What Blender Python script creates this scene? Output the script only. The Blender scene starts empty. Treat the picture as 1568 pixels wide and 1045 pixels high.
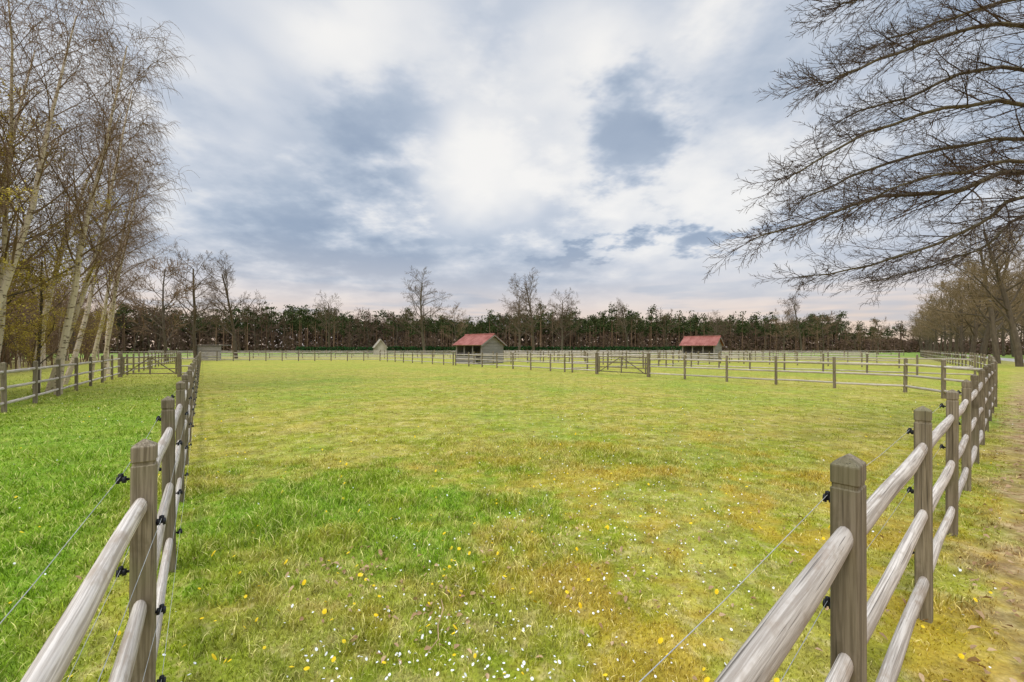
import bpy, math, random
import numpy as np
from mathutils import Vector, Matrix
random.seed(7); RNG=np.random.default_rng(11)
F=640.0; H=1.8; HY=533.0
def W(px,py,d): return Vector(((px-784)/F*d, d, H+(HY-py)/F*d))
sc=bpy.context.scene
# ------------------------------------------------------------ node helpers
class NT:
    def __init__(s,nt): s.nt=nt; s.n=nt.nodes; s.l=nt.links
    def new(s,t,**k):
        n=s.n.new(t)
        for a,b in k.items(): setattr(n,a,b)
        return n
    def put(s,sock,v):
        if isinstance(v,bpy.types.NodeSocket): s.l.new(v,sock)
        elif v is not None:
            if isinstance(v,(tuple,list)) and sock.type=='RGBA' and len(v)==3: v=(*v,1)
            sock.default_value=v
    def m(s,op,a,b=None,c=None,clamp=False):
        n=s.new('ShaderNodeMath',operation=op); n.use_clamp=clamp
        s.put(n.inputs[0],a)
        if b is not None: s.put(n.inputs[1],b)
        if c is not None: s.put(n.inputs[2],c)
        return n.outputs[0]
    def vm(s,op,a,b=None):
        n=s.new('ShaderNodeVectorMath',operation=op)
        s.put(n.inputs[0],a)
        if b is not None: s.put(n.inputs[1],b)
        return n.outputs['Value'] if op in('DOT_PRODUCT','LENGTH','DISTANCE') else n.outputs['Vector']
    def noise(s,vec,scale,detail=3,rough=.5,dist=0):
        n=s.new('ShaderNodeTexNoise'); s.put(n.inputs['Vector'],vec)
        n.inputs['Scale'].default_value=scale; n.inputs['Detail'].default_value=detail
        n.inputs['Roughness'].default_value=rough; n.inputs['Distortion'].default_value=dist
        return n.outputs['Fac']
    def mix(s,f,a,b,bt='MIX'):
        n=s.new('ShaderNodeMix',data_type='RGBA',blend_type=bt)
        s.put(n.inputs[0],f); s.put(n.inputs[6],a); s.put(n.inputs[7],b)
        return n.outputs[2]
    def grey(s,k):
        cc=s.new('ShaderNodeCombineColor')
        for i in range(3): s.put(cc.inputs[i],k)
        return cc.outputs[0]
    def sm(s,v,a,b,lo=0.,hi=1.):
        n=s.new('ShaderNodeMapRange',interpolation_type='SMOOTHSTEP')
        s.put(n.inputs[0],v)
        for i,x in enumerate((a,b,lo,hi)): n.inputs[i+1].default_value=x
        return n.outputs[0]
    def ramp(s,f,st):
        n=s.new('ShaderNodeValToRGB'); s.put(n.inputs[0],f); e=n.color_ramp.elements
        while len(e)<len(st): e.new(.5)
        for i,(p,c) in enumerate(st): e[i].position=p; e[i].color=(*c,1)
        return n.outputs[0]
def newmat(name):
    m=bpy.data.materials.new(name); m.use_nodes=True; m.node_tree.nodes.clear()
    t=NT(m.node_tree); o=t.new('ShaderNodeOutputMaterial'); b=t.new('ShaderNodeBsdfPrincipled')
    t.l.new(b.outputs[0],o.inputs[0]); b.inputs['Roughness'].default_value=.8
    b.inputs['Specular IOR Level'].default_value=.2
    t.out=o; t.b=b; return m,t
def attr(t,name,o='Fac'):
    n=t.new('ShaderNodeAttribute'); n.attribute_name=name; return n.outputs[o]
def bump(t,h,dist,strength=1):
    n=t.new('ShaderNodeBump'); n.inputs['Distance'].default_value=dist; n.inputs['Strength'].default_value=strength
    t.put(n.inputs['Height'],h); t.l.new(n.outputs[0],t.b.inputs['Normal'])

# ------------------------------------------------------------ mesh builder
class MB:
    def __init__(s): s.V=[];s.F=[];s.M=[];s.G=[];s.R=[];s.n=0
    def add(s,V,Fs,mat=0,G=None,R=None):
        V=np.asarray(V,dtype=np.float32).reshape(-1,3)
        s.V.append(V); s.G.append(V.copy() if G is None else np.asarray(G,np.float32))
        s.R.append(np.full(len(V),random.random(),np.float32) if R is None else np.asarray(R,np.float32))
        if not isinstance(Fs,list) or (len(Fs) and not isinstance(Fs[0],np.ndarray)):
            Fs=[np.asarray(Fs,dtype=np.int64)]
        for f in Fs:
            if len(f): s.F.append(f+s.n); s.M.append(np.full(len(f),mat,np.int32))
        s.n+=len(V)
    def arrays(s):
        return np.concatenate(s.V),np.concatenate(s.G),np.concatenate(s.R)
    def addmb(s,o,mtx=np.eye(3),loc=(0,0,0),rshift=0,matoff=0):
        V,G,R=o.arrays()
        s.V.append((V@np.asarray(mtx,np.float32).T+np.asarray(loc,np.float32)).astype(np.float32)); s.G.append(G); s.R.append((R+rshift)%1.0)
        for f,m in zip(o.F,o.M): s.F.append(f+s.n); s.M.append(m+matoff)
        s.n+=len(V)
    def mesh(s,name,mats,smooth=False):
        V,G,R=s.arrays(); me=bpy.data.meshes.new(name)
        me.vertices.add(len(V)); me.vertices.foreach_set('co',V.ravel())
        tot=np.concatenate([np.full(len(f),f.shape[1],np.int32) for f in s.F])
        idx=np.concatenate([f.ravel() for f in s.F]).astype(np.int32)
        st=np.concatenate([[0],np.cumsum(tot)[:-1]]).astype(np.int32)
        me.loops.add(len(idx)); me.loops.foreach_set('vertex_index',idx)
        me.polygons.add(len(tot)); me.polygons.foreach_set('loop_start',st)
        try: me.polygons.foreach_set('loop_total',tot)
        except Exception: pass
        me.polygons.foreach_set('material_index',np.concatenate(s.M))
        me.polygons.foreach_set('use_smooth',np.full(len(tot),smooth))
        a=me.attributes.new('gc','FLOAT_VECTOR','POINT'); a.data.foreach_set('vector',G.ravel())
        a=me.attributes.new('rnd','FLOAT','POINT'); a.data.foreach_set('value',R.astype(np.float32))
        for m in mats: me.materials.append(m)
        me.update(calc_edges=True); return me
    def obj(s,name,mats,smooth=False,parent=None,loc=(0,0,0)):
        o=bpy.data.objects.new(name,s.mesh(name,mats,smooth)); sc.collection.objects.link(o)
        o.location=loc
        if parent: o.parent=parent
        return o
def inst(name,me,loc,rot=0,s=1,sz=None,tilt=(0,0)):
    o=bpy.data.objects.new(name,me); sc.collection.objects.link(o); o.location=loc
    o.rotation_euler=(tilt[0],tilt[1],rot); o.scale=(s,s,s if sz is None else sz); return o
def tubes(mb,chains,sides,mat=0,su=1.):
    groups={}
    for c in chains: groups.setdefault(len(c[0]),[]).append(c)
    for n,cs in groups.items():
        P=np.array([[tuple(p) for p in c[0]] for c in cs],dtype=np.float64)
        Rr=np.array([c[1] for c in cs],dtype=np.float64)
        k=len(cs)
        T=np.gradient(P,axis=1); T/=np.linalg.norm(T,axis=2,keepdims=True)+1e-9
        D=P[:,-1]-P[:,0]; D/=np.linalg.norm(D,axis=1,keepdims=True)+1e-9
        ref=np.where(np.abs(D[:,2:3])<.8,np.array([[0,0,1.]]),np.array([[1.,0,0]]))
        U=np.cross(T,ref[:,None,:]); U/=np.linalg.norm(U,axis=2,keepdims=True)+1e-9
        Vv=np.cross(T,U)
        a=np.arange(sides)/sides*2*math.pi+.3
        ring=(U[:,:,None,:]*(su*np.cos(a))[None,None,:,None]+Vv[:,:,None,:]*np.sin(a)[None,None,:,None])*Rr[:,:,None,None]+P[:,:,None,:]
        al=np.concatenate([np.zeros((k,1)),np.cumsum(np.linalg.norm(np.diff(P,axis=1),axis=2),axis=1)],axis=1)
        off=RNG.random((k,1))*50
        G=np.stack([np.cos(a)[None,None,:]*Rr[:,:,None]+off[:,:,None],np.sin(a)[None,None,:]*Rr[:,:,None]+0*al[:,:,None],np.repeat((al+off)[:,:,None],sides,2)],axis=-1)
        i=np.arange(sides); j=(i+1)%sides
        s_=np.arange(n-1)[:,None]*sides
        q=np.stack([s_+i,s_+j,s_+j+sides,s_+i+sides],-1).reshape(-1,4)
        q=(q[None]+(np.arange(k)*n*sides)[:,None,None]).reshape(-1,4)
        R=np.repeat(RNG.random(k),n*sides)
        mb.add(ring.reshape(-1,3),[q],mat,G.reshape(-1,3),R)
def box(mb,c,sx,sy,sz,mat=0,axx=(1,0,0),axy=(0,1,0),axz=(0,0,1),grain=0):
    ax=[np.array(a,float) for a in(axx,axy,axz)]; c=np.array(c,float)
    V=[];L=[]
    for z in(-.5,.5):
        for x,y in((-.5,-.5),(.5,-.5),(.5,.5),(-.5,.5)):
            V.append(c+ax[0]*x*sx+ax[1]*y*sy+ax[2]*z*sz); l=[x*sx,y*sy,z*sz]
            L.append([l[(grain+1)%3],l[(grain+2)%3],l[grain]])
    L=np.array(L)+random.random()*40
    mb.add(V,np.array([[0,3,2,1],[4,5,6,7],[0,1,5,4],[1,2,6,5],[2,3,7,6],[3,0,4,7]]),mat,L)

_tab=RNG.random((256,256))
def vnoise(x,y,s):
    x=x*s;y=y*s; xi=np.floor(x).astype(int);yi=np.floor(y).astype(int);fx=x-xi;fy=y-yi
    fx=fx*fx*(3-2*fx);fy=fy*fy*(3-2*fy)
    g=lambda a,b:_tab[a%256,b%256]
    return (g(xi,yi)*(1-fx)+g(xi+1,yi)*fx)*(1-fy)+(g(xi,yi+1)*(1-fx)+g(xi+1,yi+1)*fx)*fy

# ------------------------------------------------------------ ground colour (shared)
LDIR=Vector((-.595,.804,0)); RDIR=Vector((.768,.640,0))
LP=Vector((-1.63,1.84,0)); RP=Vector((1.24,1.53,0))
def ground_color(t,near=False):
    geo=t.new('ShaderNodeNewGeometry'); p=t.vm('MULTIPLY',geo.outputs['Position'],(1,1,0))
    rs=t.m('SUBTRACT',t.vm('DOT_PRODUCT',p,(.640,-.768,0)),RP.x*.640-RP.y*.768)
    ls=t.m('SUBTRACT',t.vm('DOT_PRODUCT',p,(-.804,-.595,0)),-LP.x*.804-LP.y*.595)
    dist=t.vm('LENGTH',p)
    n2=t.noise(p,.9,3,.7); n3=t.noise(p,5,3,.75)
    n1=.48 if near else t.noise(p,.16,2,.6)
    n4=.5 if near else t.noise(p,38,2,.7)
    ye=t.mix(t.sm(n2,.38,.62),(.28,.275,.02),(.41,.33,.07))
    gr=t.mix(t.sm(n3,.3,.7),(.09,.215,.008),(.21,.33,.022))
    def patch(cx,cy,rx,ry):
        v=t.vm('DIVIDE',t.vm('SUBTRACT',p,(cx,cy,0)),(rx,ry,1))
        return t.sm(t.m('ADD',t.vm('LENGTH',v),t.m('MULTIPLY_ADD',n2,2.2,-1.1)),.35,1.35,1,0)
    lush=t.m('MAXIMUM',t.m('MULTIPLY',patch(-1.8,4.7,2.6,2.0),.9),t.m('MULTIPLY',patch(-1.1,2.6,1.4,1.2),.45))
    lush=t.m('MAXIMUM',lush,t.m('MULTIPLY',patch(0.9,6.8,3.0,1.2),.3))
    lane=t.sm(t.m('ADD',ls,t.m('MULTIPLY_ADD',n2,.8,-.4)),-.2,.9)
    lanef=t.m('MULTIPLY',lane,t.sm(dist,6,40,.95,.3))
    g=t.m('MAXIMUM',t.m('MAXIMUM',lush,lanef),t.sm(t.m('ADD',n1,t.m('MULTIPLY',n3,.3)),.52,.84,.08,.65))
    c=t.mix(g,ye,gr)
    c=t.mix(t.m('MULTIPLY',t.sm(n3,.51,.64),t.m('MULTIPLY_ADD',g,-.6,.75)),c,(.50,.41,.18))
    c=t.mix(t.m('MULTIPLY',t.sm(n3,.46,.36),t.m('MULTIPLY_ADD',g,-.3,.6)),c,(.15,.135,.03))
    mn=t.noise(t.vm('ADD',p,(31,7,0)),.9,3,.7)
    moss=t.m('MULTIPLY',t.sm(mn,.45,.60),t.sm(t.vm('DISTANCE',p,(3.2,3.8,0)),1,7.5,1,.2))
    c=t.mix(t.m('MULTIPLY',moss,t.m('MULTIPLY_ADD',g,-.5,.75)),c,(.43,.28,.03))
    pth=t.m('MULTIPLY',t.sm(t.m('ADD',rs,t.m('MULTIPLY_ADD',n2,1.2,-.6)),0.,.6),t.sm(dist,25,60,1,.3))
    soil=t.mix(t.sm(n3,.38,.62),(.26,.15,.07),(.46,.32,.17))
    c=t.mix(t.m('MULTIPLY',pth,t.sm(mn,.64,.48,.3,.95)),c,soil)
    if not near:
        c=t.mix(t.sm(t.m('SUBTRACT',ls,10.6),-1.8,1.2),c,t.mix(n3,(.18,.11,.055),(.30,.20,.10)))
        c=t.mix(t.sm(dist,14,50,0,.45),c,(.35,.335,.045))
        c=t.mix(t.sm(dist,65,80,0,.6),c,(.35,.30,.11))
        c=t.mix(t.sm(dist,100,118,0,.8),c,(.16,.27,.035))
        c=t.mix(1.0,c,t.grey(t.m('MULTIPLY_ADD',n4,1.1,.45)),'MULTIPLY')
        c=t.mix(1.0,c,t.grey(t.sm(t.noise(p,2.1,3,.75),.35,.65,.78,1.16)),'MULTIPLY')
    return c,p,n3,n4
GM,t=newmat('grass_ground'); c,p,n3,n4=ground_color(t); t.put(t.b.inputs['Base Color'],c); t.b.inputs['Roughness'].default_value=.95
h=t.m('ADD',t.m('MULTIPLY',n3,.6),t.m('MULTIPLY',n4,.4)); bump(t,h,.03,.7)
BM,t=newmat('grass_blades'); c,p,n3,n4=ground_color(t,True)
r=attr(t,'rnd'); c=t.mix(t.sm(r,.74,1.,0,.7),c,(.58,.49,.22)); 
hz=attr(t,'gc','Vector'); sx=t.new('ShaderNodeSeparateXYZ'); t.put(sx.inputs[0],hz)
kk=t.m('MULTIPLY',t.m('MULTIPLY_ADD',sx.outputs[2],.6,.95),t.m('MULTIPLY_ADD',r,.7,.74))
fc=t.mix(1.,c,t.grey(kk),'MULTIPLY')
t.n.remove(t.b)
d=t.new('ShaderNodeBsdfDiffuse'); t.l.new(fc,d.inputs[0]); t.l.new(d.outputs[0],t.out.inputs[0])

def simple(name,c1,c2,scale=1.,rough=.85,gc=False,stretch=(1,1,1),useR=.0,bumpd=0):
    m,t=newmat(name)
    if gc: v=attr(t,'gc','Vector')
    else: v=t.new('ShaderNodeNewGeometry').outputs['Position']
    v=t.vm('MULTIPLY',v,stretch); n=t.noise(v,scale,1 if useR>.5 else 3,.6)
    f=t.sm(n,.3,.7)
    if useR: f=t.m('ADD',t.m('MULTIPLY',f,1-useR),t.m('MULTIPLY',attr(t,'rnd'),useR))
    col=t.mix(f,c1,c2)
    if useR>.5:
        t.n.remove(t.b); d=t.new('ShaderNodeBsdfDiffuse'); t.l.new(col,d.inputs[0]); t.l.new(d.outputs[0],t.out.inputs[0]); return m
    t.put(t.b.inputs['Base Color'],col); t.b.inputs['Roughness'].default_value=rough
    if bumpd: bump(t,n,bumpd)
    return m
def wood(name,dark,light,crack,green=None):
    m,t=newmat(name); v=attr(t,'gc','Vector'); r=attr(t,'rnd')
    g1=t.noise(t.vm('MULTIPLY',v,(75,75,2.2)),1,5,.65,.4)
    g2=t.noise(t.vm('MULTIPLY',v,(14,14,.9)),1,3,.5)
    g3=t.noise(t.vm('MULTIPLY',v,(9,9,5)),1,4,.6)
    c=t.mix(t.sm(g1,.38,.62),dark,light)
    c=t.mix(t.sm(g2,.3,.75,0,.5),c,dark)
    c=t.mix(t.sm(g3,.54,.68,0,.6),c,crack)
    if green: c=t.mix(t.sm(t.noise(v,2.5,3),.5,.7,0,.5),c,green)
    c=t.mix(t.sm(t.noise(t.vm('MULTIPLY',v,(110,110,1.3)),1,2,.5),.37,.31,0,.85),c,tuple(x*.3 for x in dark))
    t.put(t.b.inputs['Base Color'],t.mix(1.,c,t.grey(t.m('MULTIPLY_ADD',r,.3,.85)),'MULTIPLY')); bump(t,g1,.004,.7); return m
POST=wood('weathered_post_wood',(.15,.12,.078),(.30,.25,.175),(.115,.09,.05),(.17,.16,.075))
RAIL=wood('weathered_rail_wood',(.38,.325,.27),(.72,.65,.57),(.34,.26,.19))
BOARD=wood('shed_board_wood',(.22,.20,.19),(.36,.34,.32),(.2,.17,.14))
BLACK=simple('black_plastic',(.012,.012,.014),(.03,.03,.035),20,.4)
WIRE=simple('fence_wire_metal',(.30,.30,.29),(.45,.45,.43),5,.5)
TILE=simple('red_roof_tiles',(.25,.08,.06),(.38,.15,.12),1.2,.7)
PALE=simple('pale_roof',(.36,.32,.26),(.50,.45,.37),1.2,.7)
DARK=simple('shed_interior',(.03,.025,.02),(.06,.05,.04),2)
BARK=simple('bare_tree_bark',(.065,.05,.035),(.14,.11,.075),6,gc=True,stretch=(1,1,.4),useR=.4)
TWIG=simple('branch_twigs',(.055,.038,.03),(.12,.088,.065),3,gc=True,useR=.6)
LIMB=simple('lichen_limb_bark',(.07,.052,.036),(.16,.135,.07),9,gc=True,useR=.3)
BTWIG=simple('birch_twigs',(.12,.075,.045),(.27,.185,.115),3,gc=True,useR=.6)
WTWIG=simple('willow_twigs',(.24,.16,.05),(.42,.31,.12),3,gc=True,useR=.6)
OTWIG=simple('oak_twigs_distant',(.095,.065,.042),(.18,.13,.085),.3,gc=False,useR=.6)
AVTW=simple('avenue_oak_twigs',(.13,.095,.05),(.27,.20,.115),.3,gc=False,useR=.6)
m,t=newmat('birch_bark'); v=attr(t,'gc','Vector'); n=t.noise(t.vm('MULTIPLY',v,(6,6,14)),1,4,.6)
t.put(t.b.inputs['Base Color'],t.mix(t.sm(n,.54,.64),(.60,.50,.38),(.13,.09,.06))); BIRCH=m
PINE=simple('pine_needles',(.03,.043,.017),(.10,.115,.045),.25,useR=.7)
PBARK=simple('pine_bark',(.14,.085,.055),(.25,.16,.105),.5,useR=.6)
BRUSH=simple('woodland_brush',(.075,.047,.033),(.17,.112,.08),.3,useR=.7)
HEDGE=simple('hedge_leaves',(.015,.045,.018),(.04,.09,.025),.8,useR=.6)
CATKIN=simple('willow_catkins',(.44,.33,.05),(.70,.56,.13),.6,useR=.6)
YEL=simple('dandelion_yellow',(.75,.5,.01),(.85,.62,.03),9)
WHT=simple('daisy_white',(.75,.75,.72),(.85,.85,.82),9)
LEAF=simple('dead_leaf',(.26,.15,.07),(.56,.40,.24),5,useR=.7)
GRAV=simple('gravel',(.35,.32,.28),(.5,.47,.42),3)

mb=MB(); S=1500
mb.add([(-S,-60,0),(S,-60,0),(S,S,0),(-S,S,0)],np.array([[0,1,2,3]]),0); mb.obj('grass_field_ground',[GM])
# ------------------------------------------------------------ grass blades
def lush_np(x,y):
    w=(vnoise(x,y,.9)-.5)*1.3
    e=lambda cx,cy,rx,ry:np.clip(1.5-(np.hypot((x-cx)/rx,(y-cy)/ry)+w)*1.2,0,1)
    ls=-.804*x-.595*y+LP.x*.804+LP.y*.595
    l=np.maximum(np.maximum(e(-1.8,4.7,2.6,2.0),.6*e(-1.1,2.6,1.4,1.2)),.5*e(.9,6.8,3,1.2))
    return np.maximum(l,np.clip(ls*1.2,0,1)*.8),ls
def blades(N,r0,r1,hs,ws,two):
    r=np.sqrt(RNG.random(N)*(r1*r1-r0*r0)+r0*r0) if two else r0+(r1-r0)*RNG.random(N)**1.2
    r=r*np.exp(RNG.normal(0,.16,N)); r=np.maximum(r,.6)
    th=(RNG.random(N)-.5)*2.25; x=r*np.sin(th); y=r*np.cos(th)
    lu,ls=lush_np(x,y); rs=.640*x-.768*y-(RP.x*.640-RP.y*.768)
    cl=vnoise(x,y,3.1)*.6+vnoise(x+9,y,8.3)*.4
    tuft=np.clip((vnoise(x+3,y,2.3)*.6+vnoise(x,y+5,5.1)*.4-.58)*7,0,1)
    keep=RNG.random(N)<np.where(rs>.3,.08+.6*(vnoise(x,y,1.1)>.66),1)*np.where(lu>.3,1,.22+.9*cl)
    keep&=ls<10.4
    x,y,r,lu,cl,tuft=[a[keep] for a in(x,y,r,lu,cl,tuft)]; n=len(x)
    h=hs*(.45+.9*RNG.random(n))*(.5+lu*.8)*(.5+1.1*cl)*(1+1.0*tuft); w=ws*(.6+.8*RNG.random(n))
    a=RNG.random(n)*2*math.pi; la=RNG.random(n)*2*math.pi; lean=h*(.3+.9*RNG.random(n))
    bx=np.cos(a)*w/2; by=np.sin(a)*w/2; lx=np.cos(la)*lean; ly=np.sin(la)*lean
    z=np.zeros(n); rn=RNG.random(n)
    st=lambda *c:np.stack(c,-1)
    if two:
        V=st(st(x-bx,y-by,z),st(x+bx,y+by,z),st(x+lx*.35+bx*.8,y+ly*.35+by*.8,h*.62),st(x+lx*.35-bx*.8,y+ly*.35-by*.8,h*.62),st(x+lx,y+ly,h*.95))
        V=np.moveaxis(V,-1,1).reshape(-1,3); b=np.arange(n)[:,None]*5
        Fq=b+np.array([0,1,2,3]); Ft=b+np.array([3,2,4]); k=5; gz=np.tile([0,0,.6,.6,1.],n)
        Fs=[Fq,Ft]
    else:
        V=st(st(x-bx,y-by,z),st(x+bx,y+by,z),st(x+lx,y+ly,h)); V=np.moveaxis(V,-1,1).reshape(-1,3)
        Fs=[np.arange(n*3).reshape(-1,3)]; k=3; gz=np.tile([0,0,1.],n)
    G=np.zeros((n*k,3)); G[:,2]=gz
    return V,Fs,G,np.repeat(rn,k)
mb=MB()
for a in((100000,.7,3.4,.040,.0035,True),(140000,3.0,8,.042,.006,True),(130000,6.5,18,.045,.011,False),(60000,16,42,.045,.025,False)):
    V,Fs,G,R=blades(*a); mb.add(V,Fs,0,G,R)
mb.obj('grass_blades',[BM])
def scatter(n,c,sp,r0=1.2,r1=14,pc=.65):
    out=[]
    while len(out)<n:
        if c and random.random()<pc:
            k=random.choice(c); x=random.gauss(k[0],k[2]); y=random.gauss(k[1],k[2])
        else:
            r=r0+(r1-r0)*random.random(); th=(random.random()-.5)*2; x=r*math.sin(th);y=r*math.cos(th)
        if y>.9: out.append((x,y))
    return out
mb=MB()
for x,y in scatter(480,[(-1,4.2,1.2),(1.,5,1.6),(-1.2,3,.8),(-5,6,1.5),(3,9,3),(-.6,2.5,.6)],0,1.6,26,.55):
    h=.03+random.random()*.03; r=.008+random.random()*.008; a=np.arange(8)/8*2*math.pi
    tx,ty=random.gauss(0,.5),random.gauss(0,.5)
    V=[(x,y,h+.006)]+[(x+r*math.cos(q),y+r*math.sin(q),h+tx*r*math.cos(q)+ty*r*math.sin(q)) for q in a]
    mb.add(V,np.array([[0,1+i,1+(i+1)%8] for i in range(8)]),0)
mb.obj('dandelion_flowers',[YEL])
mb=MB()
for x,y in scatter(1500,[(.6,3.4,.8),(-.6,2.3,.5),(1.5,4.6,1.),(2.6,8,1.7),(0,2.1,.4)],0,1.5,20):
    h=.02+random.random()*.02; r=.004+random.random()*.005+.0003*y; tx,ty=random.gauss(0,.4),random.gauss(0,.4)
    V=[(x+r*math.cos(q),y+r*math.sin(q),h+tx*r*math.cos(q)+ty*r*math.sin(q)) for q in np.arange(6)/6*2*math.pi]
    mb.add(V,np.array([[0,1,2,3],[0,3,4,5]]),0)
mb.obj('daisy_flowers',[WHT])
mb=MB()
pl=scatter(420,[(-.45,2.9,.28),(.3,3.5,.45),(-1.3,3.4,.22),(1.,2.8,.9),(2.9,3.,.8)],0,1.4,12,.75)
nf=len(pl)
for i in range(4200):
    q=random.random()**1.5*22; o=.15+random.random()*5; pp=RP+RDIR*q; pl.append((pp.x+.64*o,pp.y-.768*o))
for k_,(x,y) in enumerate(pl):
    s=.010+random.random()*(.016 if k_<nf else .024); a=random.random()*6.28; z=.014+random.random()*.028
    u=Vector((math.cos(a),math.sin(a),random.gauss(0,.4)))*s; v=Vector((-math.sin(a),math.cos(a),random.gauss(0,.4)))*s*.55; c=Vector((x,y,z))
    up=Vector((0,0,s*.45))
    V=[c-u,c-u*.3+v+up,c+u*.5+v*.8+up*.6,c+u*1.1,c+u*.4-v+up,c-u*.4-v*.9+up*.5,c]
    mb.add([tuple(q) for q in V],np.array([[6,0,1],[6,1,2],[6,2,3],[6,3,4],[6,4,5],[6,5,0]]),0)
mb.obj('fallen_leaves',[LEAF])
mb=MB(); tubes(mb,[([Vector((-.50,2.95,.03)),Vector((-.46,2.8,.05)),Vector((-.47,2.65,.04)),Vector((-.44,2.5,.06)),Vector((-.50,2.4,.03))],[.003,.004,.004,.003,.002])],5); mb.obj('fallen_twig',[LEAF])

# ------------------------------------------------------------ fences
def post(mb,p,d,w=.083,h=1.4,lean=0):
    n=Vector((-d.y,d.x,0)); hw=w/2; ch=.008
    prof=[(-.0,1,0),(h-.110,1,0),(h-.105,.90,0),(h-.093,.90,0),(h-.088,1,0),(h-.030,1,0),(h-.025,.97,0),(h+.004,.08,0)]
    pts=[];G=[]
    lx,ly=random.gauss(0,.007),random.gauss(0,.007); off=random.random()*50
    for z,s,_ in prof:
        a=hw*s; c=ch*min(1,s)
        for u,v in((-a,-a+c),(-a+c,-a),(a-c,-a),(a,-a+c),(a,a-c),(a-c,a),(-a+c,a),(-a,a-c)):
            q=p+d*u+n*v; pts.append((q.x+lx*z,q.y+ly*z,z)); G.append((u+off,v,z+off))
    F_=[]
    for k in range(len(prof)-1):
        for i in range(8): F_.append([k*8+i,k*8+(i+1)%8,(k+1)*8+(i+1)%8,(k+1)*8+i])
    top=(len(prof)-1)*8
    mb.add(pts,[np.array(F_),np.array([[top+i for i in range(8)]])],0,np.array(G))
def fence(name,path,spacing=2.3,sides=8,near=False,w=.083,h=1.4,rails=(1.12,.68,.25),rr=.047):
    mb=MB(); posts=[]
    for si in range(len(path)-1):
        a=Vector((*path[si],0)); b=Vector((*path[si+1],0)); L=(b-a).length; n=max(1,round(L/spacing)); d=(b-a)/L
        for i in range(n+1):
            if i==0 and si>0: continue
            post(mb,a+d*(L*i/n),d,w if near else .10,h+(random.uniform(-.015,.015))); posts.append((a+d*(L*i/n),d))
        ch=[]
        for i in range(n):
            for z in rails:
                p0=a+d*(L*i/n+.02); p1=a+d*(L*(i+1)/n-.02); k=11 if near else 4
                z0=z+random.uniform(-.015,.015); z1=z+random.uniform(-.015,.015); base=rr*random.uniform(.9,1.08)
                P=[];R=[]
                nn=Vector((-d.y,d.x,0)); sg=random.gauss(0,.006); sgz=random.gauss(0,.006); f1,f2=random.random()*6,random.random()*6
                for j in range(k):
                    tt=j/(k-1); q=p0.lerp(p1,tt); bow=math.sin(tt*math.pi)
                    P.append(Vector((q.x,q.y,z0+(z1-z0)*tt+sgz*bow+.003*math.sin(tt*9+f1)))+nn*(sg*bow+.003*math.sin(tt*7+f2)))
                    R.append(base*(.90+.11*bow**.4)*(1+.03*math.sin(tt*11+f2)))
                ch.append((P,R))
        tubes(mb,ch,sides,1,.6)
    o=mb.obj(name,[POST,RAIL],False)
    me=o.data; mi=np.zeros(len(me.polygons),np.int32); me.polygons.foreach_get('material_index',mi); me.polygons.foreach_set('use_smooth',mi==1)
    return posts
def wires(name,pts,side,zs=(1.23,.83,.42),nmax=14):
    mb=MB(); ins=[];wi=[]
    for z in zs:
        prev=None
        for p,d in pts[:nmax]:
            n=Vector((-d.y,d.x,0))*side; b=p+n*.040; zz=Vector((0,0,z))
            ins.append(([b+zz,b+n*.010+zz,b+n*.0105+zz,b+n*.023+zz,b+n*.024+zz,b+n*.032+zz,b+n*.033+zz,b+n*.042+zz,b+n*.043+zz],[.006,.006,.015,.015,.008,.008,.017,.015,.001]))
            q=b+n*.028+zz+Vector((0,0,.016))
            ins.append(([q-Vector((0,0,.012)),q,q+Vector((0,0,.010)),q+Vector((0,0,.013))],[.009,.010,.009,.002]))
            if prev is not None:
                m_=(prev+q)/2; m_.z-=.012; wi.append(([prev,m_,q],[.0011]*3))
            prev=q
    tubes(mb,ins,10,0); tubes(mb,wi,5,1); mb.obj(name,[BLACK,WIRE],True)
def line(P,D,s): q=P+D*s; return (q.x,q.y)
LE=line(LP,LDIR,68.6)
pL1=fence('paddock_fence',[(-.55,.24),line(LP,LDIR,0),line(LP,LDIR,20.9)],1.95,14,near=True)
fence('paddock_fence',[line(LP,LDIR,20.9),LE],2.3,6)
wires('electric_fence_wire',pL1,1); wires('electric_fence_wire',pL1,-1,(1.02,.62,.3))
pR1=fence('paddock_fence',[line(RP,RDIR,0),line(RP,RDIR,17.6)],2.05,14,near=True)
J=line(RP,RDIR,17.6)
pc=fence('paddock_fence',[(-.20,.24),line(RP,RDIR,-.05)],2.3,14,near=True)
wires('electric_fence_wire',pc[:1]+pR1,1)
fence('paddock_fence',[J,(23.2,20.2),(30,26.3),(40,36.5),(58,57),(85,87)],2.3,6)
MD=Vector((-.643,.766,0))
fence('paddock_fence',[J,(15.9,16.9),(8.4,25.7)],2.3,8)
fence('paddock_fence',[(5.85,28.8),(-4.23,41.0),(-18,57)],2.3,6)
fence('paddock_fence',[LE,(-18,57)],2.3,6)
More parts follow.
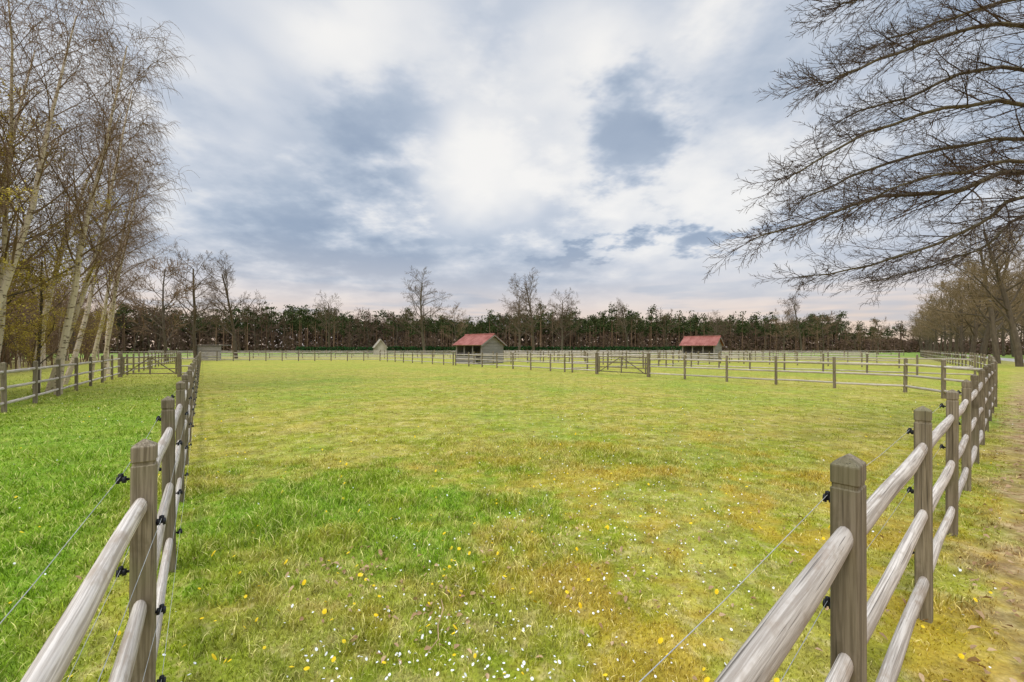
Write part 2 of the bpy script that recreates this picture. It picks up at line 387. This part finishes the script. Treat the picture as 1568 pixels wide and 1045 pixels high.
def gate(name,a,b):
    mb=MB(); a=Vector((*a,0));b=Vector((*b,0)); d=(b-a).normalized(); L=(b-a).length; n=Vector((-d.y,d.x,0))
    for p in(a,b): post(mb,p,d,.17,1.5)
    i0=a+d*.14;i1=b-d*.14; Z=(.22,.52,.84,1.2)
    for z in Z: c=(i0+i1)/2; box(mb,(c.x,c.y,z),L-.28,.035,.06,1,d,n,(0,0,1),0)
    for tt in(.02,.5,.98): c=i0.lerp(i1,tt); box(mb,(c.x,c.y,.7),.07,.05,1.08,0,d,n,(0,0,1),2)
    for s0,s1 in((.03,.49),(.97,.51)):
        p=i0.lerp(i1,s0)+Vector((0,0,.2))+n*.04; q=i0.lerp(i1,s1)+Vector((0,0,1.2))+n*.04; e=(q-p); l=e.length; e.normalize(); c=(p+q)/2
        box(mb,c,l,.03,.06,1,e,n,e.cross(n),0)
    mb.obj(name,[POST,POST])
gate('wooden_gate',(8.4,25.7),(5.85,28.8))
fence('lane_fence',[(-8.2,3.2),(-14.1,11.6),(-24,25.6),(-45,56)],2.3,8)
gate('wooden_gate',(-24,25.6),(-20.6,25.9)); fence('paddock_fence',[(-20.6,25.9),line(LP,LDIR,30.5)],2.0,6)
def off(o,s): q=Vector((5.85,28.8,0))+Vector((.766,.643,0))*o+MD*s; return (q.x,q.y)
fence('field_fence',[off(13,-17),off(13,36)],2.4,5)
fence('field_fence',[off(27,-12),off(27,60)],2.6,5)
fence('field_fence',[off(43,-8),off(43,70)],2.8,5)
fence('field_fence',[off(62,-4),off(62,70)],3,5)
fence('field_fence',[off(0,18.5),off(62,18.5)],2.6,5)
fence('field_fence',[off(0,3),off(44,3)],2.6,5)
fence('field_fence',[off(13,36),off(90,36)],2.8,5)
fence('field_fence',[(-70,72),(60,72)],2.8,5)
fence('field_fence',[(-80,92),(90,96)],3,5)

# ------------------------------------------------------------ sheds
def shed(name,corner_,th,L=4.2,D=3.7,eh=2.25,rh=3.3,roof=None,wall=None):
    roof=roof or TILE; wall=wall or BOARD
    e=bpy.data.objects.new(name,None); sc.collection.objects.link(e)
    u=Vector((math.cos(th),-math.sin(th),0)); n=Vector((-math.sin(th),-math.cos(th),0))
    C=Vector((*corner_,0))-u*L/2-n*D/2
    wl=MB(); bh=.17
    nb=int(eh/bh)
    def bd(c,l,axis,nn,z,h_=bh-.012): box(wl,(c.x,c.y,z),l,.03,h_,0,axis,nn,(0,0,1),0)
    for i in range(nb+1):
        z=(i+.5)*bh
        bd(C-n*(D/2),L,u,n,z)
        for s in(-1,1): bd(C+u*s*(L/2+.016),D+.03,n,u,z)
        if i<5: bd(C+n*(D/2)-u*L*.1,L*.78,u,n,z)
    k=int((rh-eh)/bh)
    for i in range(k):
        z=eh+(i+.5)*bh; w=D*(1-(z-eh+.08)/(rh-eh))
        if w>.1:
            for s in(-1,1): bd(C+u*s*(L/2+.016),w,n,u,z+.06)
    for s in(-.5,-.18,.16,.5): c=C+n*(D/2-.06)+u*s*(L-.12); box(wl,(c.x,c.y,eh/2),.13,.13,eh,0,u,n,(0,0,1),2)
    c=C+n*(D/2+.02); box(wl,(c.x,c.y,eh-.1),L+.1,.06,.22,0,u,n,(0,0,1),0)
    wl.obj('board_walls',[wall],parent=e)
    rf=MB(); sl=math.atan2(rh-eh,D/2)
    for s in(1,-1):
        dn=(n*s*math.cos(sl)-Vector((0,0,1))*math.sin(sl)); up=u.cross(dn); 
        if up.z<0: up=-up
        ln=math.hypot(D/2,rh-eh)+.4; rows=10; cols=18
        for i in range(rows):
            for j in range(cols):
                c=C+Vector((0,0,rh+.06))+dn*((i+.5)*ln/rows)+u*(-(L+.7)/2+(j+.5)*(L+.7)/cols)+up*.01*(j%2)
                box(rf,c,(L+.7)/cols-.008,ln/rows+.02,.03,0,u,(dn+up*.06).normalized(),up,0)
    c=C+Vector((0,0,rh+.09)); tubes(rf,[([c-u*(L/2+.37),c,c+u*(L/2+.37)],[.09]*3)],8)
    rf.obj('tile_roof',[roof],parent=e)
    b=MB()
    for s in(1,-1):
        for t_ in(1,-1):
            dn=(n*s*math.cos(sl)-Vector((0,0,1))*math.sin(sl)); up=u.cross(dn)
            if up.z<0: up=-up
            ln=math.hypot(D/2,rh-eh)+.4; c=C+u*t_*(L/2+.33)+Vector((0,0,rh-.02))+dn*ln/2
            box(b,c,.03,ln,.16,0,u,dn,up,1)
    b.obj('barge_boards',[wall],parent=e)
    fl=MB(); c=C; box(fl,(c.x,c.y,.03),L-.1,D-.1,.05,0,u,n); fl.obj('floor',[DARK],parent=e)
shed('horse_shelter',(W(738,0,48).x,47.2),math.radians(40))
shed('horse_shelter',(W(1094,0,56).x,56),math.radians(40))
shed('small_field_shed',(W(574,0,104).x,104),math.radians(65),2.8,2.8,2.1,3.9,PALE,PALE)
mb=MB()
for i in range(7): box(mb,(-43.5,60,.12+i*.3),3.2,.06,.26,0); box(mb,(-45.1,61,.12+i*.3),.06,2,.26,0)
box(mb,(-43.5,61,2.2),3.5,2.4,.08,0)
for s in(-1.6,1.6): box(mb,(-43.5+s,60.05,1.1),.14,.14,2.2,0)
mb.obj('wooden_hay_store',[BOARD])

# ------------------------------------------------------------ trees
def rdir(d,ang,az):
    u=d.orthogonal().normalized(); v=d.cross(u); s=math.sin(ang)
    return (d*math.cos(ang)+(u*math.cos(az)+v*math.sin(az))*s).normalized()
def grow(out,p,d,L,r,lv,P):
    n=P['seg'][lv]; pts=[p.copy()];rad=[r]; tp=P['tap'][lv]; st=L/n; w=P['wob'][lv]; tr=P['trop'][lv]; dd=d.copy(); dirs=[]
    for i in range(n):
        dd=(dd+Vector((random.gauss(0,w),random.gauss(0,w),random.gauss(0,w)+tr))).normalized(); dirs.append(dd.copy())
        p=p+dd*st; pts.append(p.copy()); rad.append(r*(1-(1-tp)*(i+1)/n))
    out[lv].append((pts,rad))
    if lv+1>=len(P['seg']): return
    nb=P['nb'][lv]; t0=P['t0'][lv]; az=random.random()*6.28
    for k in range(nb):
        t_=t0+(1-t0)*(k+random.random())/nb; x=min(t_*n,n-.001); i=int(x)
        q=pts[i].lerp(pts[i+1],x-i); rr_=rad[i]*(1-(x-i))+rad[i+1]*(x-i)
        az+=2.4+random.gauss(0,.5)
        a=P['ang'][lv]*random.uniform(.7,1.25)
        l=L*P['lr'][lv]*random.uniform(.6,1.2)*(1-P['sh'][lv]*t_)
        if lv==0 and 'minl' in P: l=max(l,P['minl'])
        grow(out,q,rdir(dirs[i],a,az),l,max(rr_*P['rr'][lv],P['rmin']),lv+1,P)
def treemb(P,h,r,lean=(0,0),sides=(8,5,3,3,3),leaf=None,fork=0):
    out=[[] for _ in P['seg']]
    grow(out,Vector((0,0,-.1)),Vector((lean[0],lean[1],1)).normalized(),h,r,0,P)
    mb=MB()
    for lv,ch in enumerate(out):
        if ch: tubes(mb,ch,sides[lv],0 if lv<=P.get('barklv',1) else 1)
    if leaf:
        pts=[c[0][j] for c in out[-1]+out[-2] for j in(-1,len(c[0])//2)]
        A=np.array([tuple(p) for p in pts]); A=np.repeat(A,leaf[0],0)+RNG.normal(0,leaf[1],(len(A)*leaf[0],3))
        quads(mb,A,leaf[2],2)
    return mb
def quads(mb,A,s,mat,R=None):
    n=len(A); u=RNG.normal(size=(n,3)); u/=np.linalg.norm(u,axis=1,keepdims=True); v=np.cross(u,RNG.normal(size=(n,3))); v/=np.linalg.norm(v,axis=1,keepdims=True)
    sz=s*(.5+RNG.random((n,1))); u*=sz; v*=sz*.7
    V=np.stack([A-u-v*.4,A-v,A+u,A+v*.9],1).reshape(-1,3)
    mb.add(V,[np.arange(n*4).reshape(-1,4)],mat,None,np.repeat(RNG.random(n) if R is None else R,4))
OAK=dict(seg=(7,6,4,3,2),tap=(.35,.25,.3,.4,.5),wob=(.05,.12,.16,.2,.2),trop=(.02,.05,.03,.02,0),nb=(17,9,7,5),t0=(.25,.22,.2,.15),ang=(.95,.75,.7,.7),lr=(.50,.5,.5,.5),sh=(.45,.35,.3,.3),rr=(.5,.5,.5,.6),rmin=.012)
BIR=dict(seg=(10,7,5,6),tap=(.15,.2,.3,.5),wob=(.04,.08,.12,.08),trop=(.03,.03,-.03,-.28),nb=(22,10,8),t0=(.30,.15,.1),ang=(.65,.7,.7),lr=(.28,.5,.66),sh=(.30,.3,.2),rr=(.4,.45,.5),rmin=.0072,barklv=0,minl=1.8)
SHR=dict(seg=(5,4,3,3),tap=(.3,.3,.4,.5),wob=(.08,.12,.18,.2),trop=(.04,.06,.03,0),nb=(14,6,5),t0=(.12,.15,.15),ang=(.5,.6,.7),lr=(.5,.5,.5),sh=(.3,.3,.3),rr=(.5,.5,.6),rmin=.01,barklv=0)
FAR=dict(seg=(6,5,3,2),tap=(.3,.3,.4,.5),wob=(.05,.12,.16,.2),trop=(.02,.05,.04,.02),nb=(17,9,7),t0=(.2,.25,.2),ang=(.85,.7,.7),lr=(.5,.5,.55),sh=(.45,.35,.3),rr=(.45,.5,.55),rmin=.028)
bm=[treemb(BIR,14.,.13,l) .mesh('birch',[BIRCH,BTWIG]) for l in((.28,.02),(.22,.05),(-.05,.1),(.17,-.1))]
near=[(-17.3,13.2,.0,.98,0),(-18.4,14.6,.3,.95,1),(-17.6,16.2,.2,1.0,3),(-20.5,18.0,2,1.,1),(-20.2,15.0,-.3,.95,0),(-22,20.5,1,.95,0),(-25.2,25,.4,.9,3),(-27.5,28.5,2.6,.9,1),(-18.6,11.8,.2,.95,3),(-22.3,22.8,.1,.85,3),(-19.3,17.4,.2,1.,0)]
for x,y,rz,s,k in near: inst('birch_tree',bm[k],(x,y,0),rz,s)
fb=[treemb(dict(BIR,nb=(20,9,7),rmin=.011),13,.14,l,(6,3,3,3)).mesh('birch_b',[BIRCH,BTWIG]) for l in((.05,0),(-.08,.05))]
ok=[treemb(OAK,12,.24,(.03,0),(8,5,3,3,3)).mesh('oak_%d'%i,[BARK,OTWIG]) for i in range(2)]
far_=[treemb(FAR,12,.2,(.02*i,0),(6,3,3,3)) for i in range(3)]
farm=[f.mesh('bare_far',[BARK,BTWIG]) for f in far_]
for i in range(56):
    s=random.random(); dd=22+s*54; o=11.8+random.random()*16+ (3 if dd<34 else 0); q=LP+LDIR*(dd/.804)+Vector((-.804,-.595,0))*o
    inst('birch_tree' if i%2 else 'bare_tree',fb[i//2%2] if i%2 else farm[i%3],(q.x,q.y,0),random.random()*6,random.uniform(.55,.9))
wm=[treemb(dict(OAK,nb=(16,8,6,3),t0=(.12,.2,.2,.1),trop=(.02,.06,.06,.05,.02)),10.5,.13,(.02,0),(6,4,3,3,3),(2,.12,.038)).mesh('willow',[BARK,WTWIG,CATKIN])]
for x,y,s in((-18.6,13.2,.85),(-21.5,16.2,1.0),(-20.2,11.6,1.05),(-17.2,11.3,.7),(-18.6,16.4,.5)): inst('willow_tree',wm[0],(x,y,0),x,s)
sm_=[treemb(SHR,3.8,.05,(.1*i,0),(4,3,3,3)) for i in range(3)]
mb=MB()
for i in range(280):
    dd=9+random.random()**1.3*65; o=11.4+random.random()**1.4*14; q=LP+LDIR*(dd/.804)+Vector((-.804,-.595,0))*o
    a=random.random()*6.28; s=random.uniform(.6,1.7); c,s_=math.cos(a)*s,math.sin(a)*s
    mb.addmb(sm_[i%3],[[c,-s_,0],[s_,c,0],[0,0,s]],(q.x,q.y,0),random.random())
mb.obj('woodland_shrubs',[BTWIG,BTWIG])
def bare(px,ytop,d,me,s=None):
    p=W(px,HY,d); hgt=H+(HY-ytop)/F*d; inst('bare_tree',me,(p.x,p.y,0),random.random()*6,hgt/12*.93)
bare(362,410,70,ok[0]); bare(650,424,125,ok[1]); bare(818,430,110,ok[0]); bare(860,452,118,ok[1]); bare(1228,460,140,ok[0]); bare(505,458,150,ok[1]); bare(962,466,150,ok[0]); bare(300,400,60,ok[1]); bare(795,446,122,ok[1]); bare(255,400,52,farm[1])
bare(1200,480,138,farm[0]);bare(1262,484,142,farm[1]);bare(1100,482,145,ok[1]);bare(700,474,150,farm[2]);bare(1310,500,150,farm[2]);bare(1345,492,120,farm[0])
# right avenue
avo=[treemb(OAK,12,.26,(.02,0),(8,5,3,3,3)).mesh('avenue_%d'%i,[BARK,AVTW]) for i in range(2)]
q0=Vector((48.6,40,0)); D=Vector((.9,1,0)); av=avo+[f.mesh('avenue_far',[BARK,AVTW]) for f in far_]
for i in range(18):
    p=q0+D*(i*7.5+ (0 if i<1 else random.uniform(-1,1)))
    inst('avenue_oak_tree',av[i%5 if i>3 else i%2],(p.x,p.y,0),i*1.7,random.uniform(1.05,1.2)*(1 if i<9 else .9))
    p=q0+D*(i*7.5+4)+Vector((7,-6,0)); inst('avenue_oak_tree',av[(i+1)%2 if i<4 else i%5],(p.x,p.y,0),i*2.3,random.uniform(1.05,1.25))
    p=q0+D*(i*7.5+8)+Vector((13,-9,0)); inst('avenue_oak_tree',av[2+i%3],(p.x,p.y,0),i*2.3,random.uniform(1.05,1.25))
mb=MB(); a=q0-D*25+Vector((3.3,-2.9,0)); b=q0+D*260+Vector((3.3,-2.9,0)); n=Vector((.743,-.669,0))*1.6
mb.add([tuple(x+Vector((0,0,.004))) for x in(a-n,a+n,b+n,b-n)],np.array([[0,1,2,3]]),0); mb.obj('gravel_road',[GRAV])
# overhanging tree right
out=[[] for _ in range(4)]
base=Vector((12.6,7.6,0)); trunk=[base,base+Vector((.05,0,2)),base+Vector((-.1,.1,4)),base+Vector((-.1,0,6.5)),base+Vector((.2,.1,9)),base+Vector((.1,0,12))]
tubes_main=[(trunk,[.34,.28,.25,.2,.14,.05])]
OV=dict(seg=(6,5,4,3),tap=(.3,.3,.35,.5),wob=(.05,.07,.09,.10),trop=(0,.0,.02,.03),nb=(0,8,5),t0=(.1,.12,.12),ang=(.6,.55,.6),lr=(.4,.5,.5),sh=(.3,.4,.4),rr=(.5,.5,.6),rmin=.0034)
limbs=[(3.2,[(1568,262,6.8),(1470,292,6.4),(1350,302,6.1),(1230,342,5.8),(1150,368,5.6)],.040),
 (4.2,[(1568,160,7.0),(1450,165,6.7),(1330,205,6.3),(1250,250,6.0),(1205,276,5.8)],.032),
 (5.6,[(1568,40,6.6),(1450,55,6.3),(1340,95,6.0),(1285,120,5.8),(1255,132,5.7)],.030),
 (3.0,[(1568,300,7.4),(1500,345,7.2),(1400,385,7.0),(1300,415,6.8),(1225,424,6.6)],.032),
 (6.8,[(1568,-60,6.4),(1450,-40,6.2),(1370,-15,6.0),(1320,0,5.9),(1285,8,5.8)],.028),
 (3.8,[(1568,215,8.2),(1440,228,8.0),(1330,262,7.8),(1260,293,7.5),(1225,308,7.4)],.036),
 (4.8,[(1568,105,8.0),(1470,115,7.7),(1390,150,7.4),(1320,170,7.2),(1280,190,7.1)],.034),
 (3.4,[(1568,250,6.2),(1500,260,6.1),(1420,275,6.0),(1340,300,5.9),(1290,330,5.8)],.026),
 (2.9,[(1568,330,8.6),(1520,370,8.4),(1450,400,8.2),(1390,420,8.0),(1335,430,7.8)],.028),
 (6.0,[(1568,0,8.4),(1480,20,8.2),(1420,40,8),(1360,60,7.8),(1330,75,7.7)],.03)]
for z0,wp,r in limbs:
    a=base+Vector((-.1,0,z0)); pts=[a,(a+W(*wp[0]))/2+Vector((0,0,.25))]+[W(*w_) for w_ in wp]
    P2=[]
    for i in range(len(pts)-1):
        for k in range(3):
            f=k/3; A=pts[max(i-1,0)];B=pts[i];C=pts[i+1];Dd=pts[min(i+2,len(pts)-1)]
            P2.append(.5*((2*B)+(C-A)*f+(2*A-5*B+4*C-Dd)*f*f+(3*B-A-3*C+Dd)*f**3)+Vector([random.gauss(0,.018) for _ in range(3)]))
    P2.append(pts[-1]); n=len(P2); R2=[r*1.35*(1-.9*i/(n-1))+.003 for i in range(n)]
    out[0].append((P2,R2)); az=0
    for k in range(46):
        t_=.16+.84*(k+random.random())/46; x=min(t_*(n-1),n-1.001); i=int(x); q=P2[i].lerp(P2[i+1],x-i); dd=(P2[i+1]-P2[i]).normalized()
        az+=2.4+random.gauss(0,.4); nd=rdir(dd,random.uniform(.35,.7),az); nd.z=nd.z*.55-.07; nd.normalize()
        grow(out,q,nd,random.uniform(.7,1.6)*(1.25-.8*t_),max(R2[i]*.38,.006),1,OV)
mb=MB(); tubes(mb,tubes_main,12,0); tubes(mb,out[0],7,2); tubes(mb,out[1],4,1); tubes(mb,out[2],3,1); tubes(mb,out[3],3,1)
mb.obj('overhanging_bare_tree',[BARK,TWIG,LIMB])

# ------------------------------------------------------------ distant pine forest
def pine():
    mb=MB(); h=15; x=random.gauss(0,.3); top=Vector((x,random.gauss(0,.3),h))
    tubes(mb,[([Vector((0,0,0)),top*.5+Vector((.15,0,0)),top*.97],[.2,.15,.05])],5,0)
    b0=random.uniform(.50,.68)
    for k in range(15):
        f=random.random(); z=h*(b0+(1-b0)*f); rad=(1-f)**.6*2.2+.3; a=random.random()*6.28; rr=rad*random.uniform(.2,1)
        c=np.array([x*z/h+rr*math.cos(a),rr*math.sin(a),z]); n=22
        quads(mb,c+RNG.normal(0,1,(n,3))*np.array([.6,.6,.34]),.26,1,np.clip(RNG.normal(.25+.5*random.random(),.15,n),0,.99))
    return mb
pines=[pine() for _ in range(8)]
sf=[treemb(dict(FAR,nb=(12,7,6),rmin=.03),9,.12,(0,0),(4,3,3,3)) for _ in range(3)]
mb=MB(); db=MB()
def rot(a,s,sz=None): c,q=math.cos(a)*s,math.sin(a)*s; return [[c,-q,0],[q,c,0],[0,0,s if sz is None else sz]]
def Hx(x): return 1.04+.07*math.sin(x*.05)+.05*math.sin(x*.13+1)-.10*max(0,x/165)
for row,d0 in enumerate((162,168,175,183,191)):
    x=-170
    while x<185:
        x+=random.uniform(1.8,5.0); f=(x/d0)
        hh=Hx(x)+random.uniform(-.22,.14)
        if f>.8: hh*=.75
        if f>.80 and random.random()<.5: continue
        y=d0+random.uniform(-3,3)-max(0,-x-90)*.6
        if random.random()<.10+.4*(math.sin(x*.09)>.7): db.addmb(sf[row%3],rot(random.random()*6,hh*1.5),(x,y-4,0),random.random())
        else: mb.addmb(pines[random.randrange(8)],rot(random.random()*6.28,hh),(x,y,0),random.random())
n=30000; x=RNG.uniform(-190,165,n); y=RNG.uniform(186,206,n)-np.maximum(0,-x-90)*.6
hx=1.04+.07*np.sin(x*.05)+.05*np.sin(x*.13+1)-.10*np.maximum(0,x/165)
top=14.5*hx*(.78+.30*vnoise(x,y*0,.35)*1.)*np.where(x/y>.78,.6,1); z=top*(.5+.5*RNG.random(n))
quads(mb,np.stack([x,y,z],1),.6,1,RNG.random(n)*.6)
mb.obj('distant_pine_forest',[PBARK,PINE])
mb=db
for i in range(90):
    x=random.uniform(-150,165); d0=random.uniform(150,160)
    mb.addmb(sf[i%3],rot(random.random()*6,random.uniform(.4,.8)),(x,d0-max(0,-x-90)*.6,0),random.random())
mb.obj('distant_bare_trees',[BARK,BRUSH])
mb=MB(); n=24000
x=RNG.uniform(-190,190,n); y=RNG.uniform(180,212,n)-np.maximum(0,-x-90)*.6; z=RNG.random(n)*8.5*(.9+.3*vnoise(x,y,.1))*np.where(x/y>.78,.6,1)
quads(mb,np.stack([x,y,z],1),.8,0); n=20000
x=RNG.uniform(-190,170,n); y=RNG.uniform(158,180,n)-np.maximum(0,-x-90)*.6; z=RNG.random(n)**1.6*5.5*(.4+1.*vnoise(x,y,.15))
quads(mb,np.stack([x,y,z],1),.35,0)
n=16000; s=RNG.uniform(15,85,n); o=RNG.uniform(17,40,n); x=LP.x+LDIR.x*s/.804-.804*o; y=LP.y+LDIR.y*s/.804-.595*o; z=RNG.random(n)**1.6*4.5
quads(mb,np.stack([x,y,z],1),.10,0)
n=12000; s=RNG.uniform(70,240,n); o=RNG.uniform(8,25,n); x=48+.9*s+.7*o; y=40+s-.7*o; z=RNG.random(n)**1.5*4
quads(mb,np.stack([x,y,z],1),.3,0)
mb.obj('woodland_understory',[BRUSH])
mb=MB(); n=16000; x=RNG.uniform(-66,60,n); y=128+RNG.uniform(-.8,.8,n); z=RNG.random(n)*(2.0+.35*vnoise(x,y,.4))
quads(mb,np.stack([x,y,z],1),.22,0); mb.obj('clipped_hedge',[HEDGE])

# ------------------------------------------------------------ camera, light, sky
cam=bpy.data.objects.new('camera',bpy.data.cameras.new('camera')); sc.collection.objects.link(cam); sc.camera=cam
cam.location=(0,0,H); cam.rotation_euler=(math.radians(90),0,0); cam.data.sensor_width=36; cam.data.lens=F/1568*36; cam.data.shift_y=10.5/1568; cam.data.clip_start=.05; cam.data.clip_end=4000
el,azs=math.radians(48),math.radians(215)
sd=Vector((math.sin(azs)*math.cos(el),math.cos(azs)*math.cos(el),math.sin(el)))
L=bpy.data.lights.new('sun','SUN'); L.energy=1.5; L.angle=math.radians(14); L.color=(1,.92,.78)
lo=bpy.data.objects.new('sun',L); sc.collection.objects.link(lo); lo.rotation_euler=sd.to_track_quat('Z','Y').to_euler()
w=bpy.data.worlds.new('World'); sc.world=w; w.use_nodes=True; w.node_tree.nodes.clear(); t=NT(w.node_tree)
tc=t.new('ShaderNodeTexCoord').outputs['Generated']; v=t.vm('NORMALIZE',tc); s3=t.new('ShaderNodeSeparateXYZ'); t.put(s3.inputs[0],v)
X,Y,Z=s3.outputs; zz=t.m('ADD',t.m('MAXIMUM',Z,0),.22)
cv=t.new('ShaderNodeCombineXYZ'); t.put(cv.inputs[0],t.m('DIVIDE',X,zz)); t.put(cv.inputs[1],t.m('DIVIDE',Y,zz)); t.put(cv.inputs[2],t.m('MULTIPLY',Z,1.5)); cv=cv.outputs[0]
sky=t.new('ShaderNodeTexSky',sky_type='NISHITA'); sky.sun_disc=False; sky.sun_elevation=el; sky.sun_rotation=azs
n1=t.noise(t.vm('MULTIPLY',cv,(1.15,.7,1)),1.0,4,.58); n2=t.noise(t.vm('ADD',cv,(4.3,1.7,0)),2.9,5,.58)
cl=t.m('ADD',t.m('MULTIPLY',n1,.52),t.m('MULTIPLY',n2,.48))
def blob(px,py,r,amp,sx=1.,sz=1.):
    d=Vector(((px-784)/F,1,(HY-py)/F)).normalized()
    q=t.vm('MULTIPLY',t.vm('SUBTRACT',v,tuple(d)),(sx,1,sz)); 
    return t.m('MULTIPLY',t.sm(t.m('ADD',t.vm('LENGTH',q),t.m('MULTIPLY_ADD',n2,.6,-.3)),0,r,1,0),amp)
for b in((735,265,.16,.14),(500,50,.3,.12),(975,205,.15,-.18),(430,300,.35,-.09),(650,400,.35,-.07,.6,1.4),(900,100,.22,.09),(1150,60,.35,-.04),(250,130,.3,.10),(1010,375,.08,-.22,.5,2.4),(1100,290,.35,.06),(600,170,.15,-.08),(1060,330,.2,.05)):
    cl=t.m('ADD',cl,blob(*b))
col=t.ramp(t.sm(cl,.30,.67),[(0,(.32,.40,.53)),(.3,(.46,.535,.65)),(.6,(.63,.68,.765)),(.85,(.84,.85,.87)),(1,(.98,.965,.94))])
hz=t.ramp(Z,[(0,(.95,.70,.52)),(.07,(.90,.72,.61)),(.15,(.72,.69,.71)),(1,(.66,.70,.76))])
st=t.noise(t.vm('MULTIPLY',v,(3,3,26)),1,3,.6)
hz=t.mix(t.sm(st,.48,.64,0,.65),hz,(.48,.51,.59))
col=t.mix(t.sm(Z,.05,.26,.9,0),col,hz)
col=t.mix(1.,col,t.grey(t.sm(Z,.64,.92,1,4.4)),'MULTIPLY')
bg1=t.new('ShaderNodeBackground'); bg1.inputs[1].default_value=.1; t.l.new(sky.outputs[0],bg1.inputs[0])
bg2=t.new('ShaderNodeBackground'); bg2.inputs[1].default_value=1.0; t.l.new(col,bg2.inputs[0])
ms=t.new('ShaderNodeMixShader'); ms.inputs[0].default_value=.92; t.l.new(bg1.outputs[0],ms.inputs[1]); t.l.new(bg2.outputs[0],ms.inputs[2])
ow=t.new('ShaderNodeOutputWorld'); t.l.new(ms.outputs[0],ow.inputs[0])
sc.view_settings.view_transform='Standard'; sc.view_settings.look='None'; sc.view_settings.exposure=0
print('objs',len(bpy.data.objects))
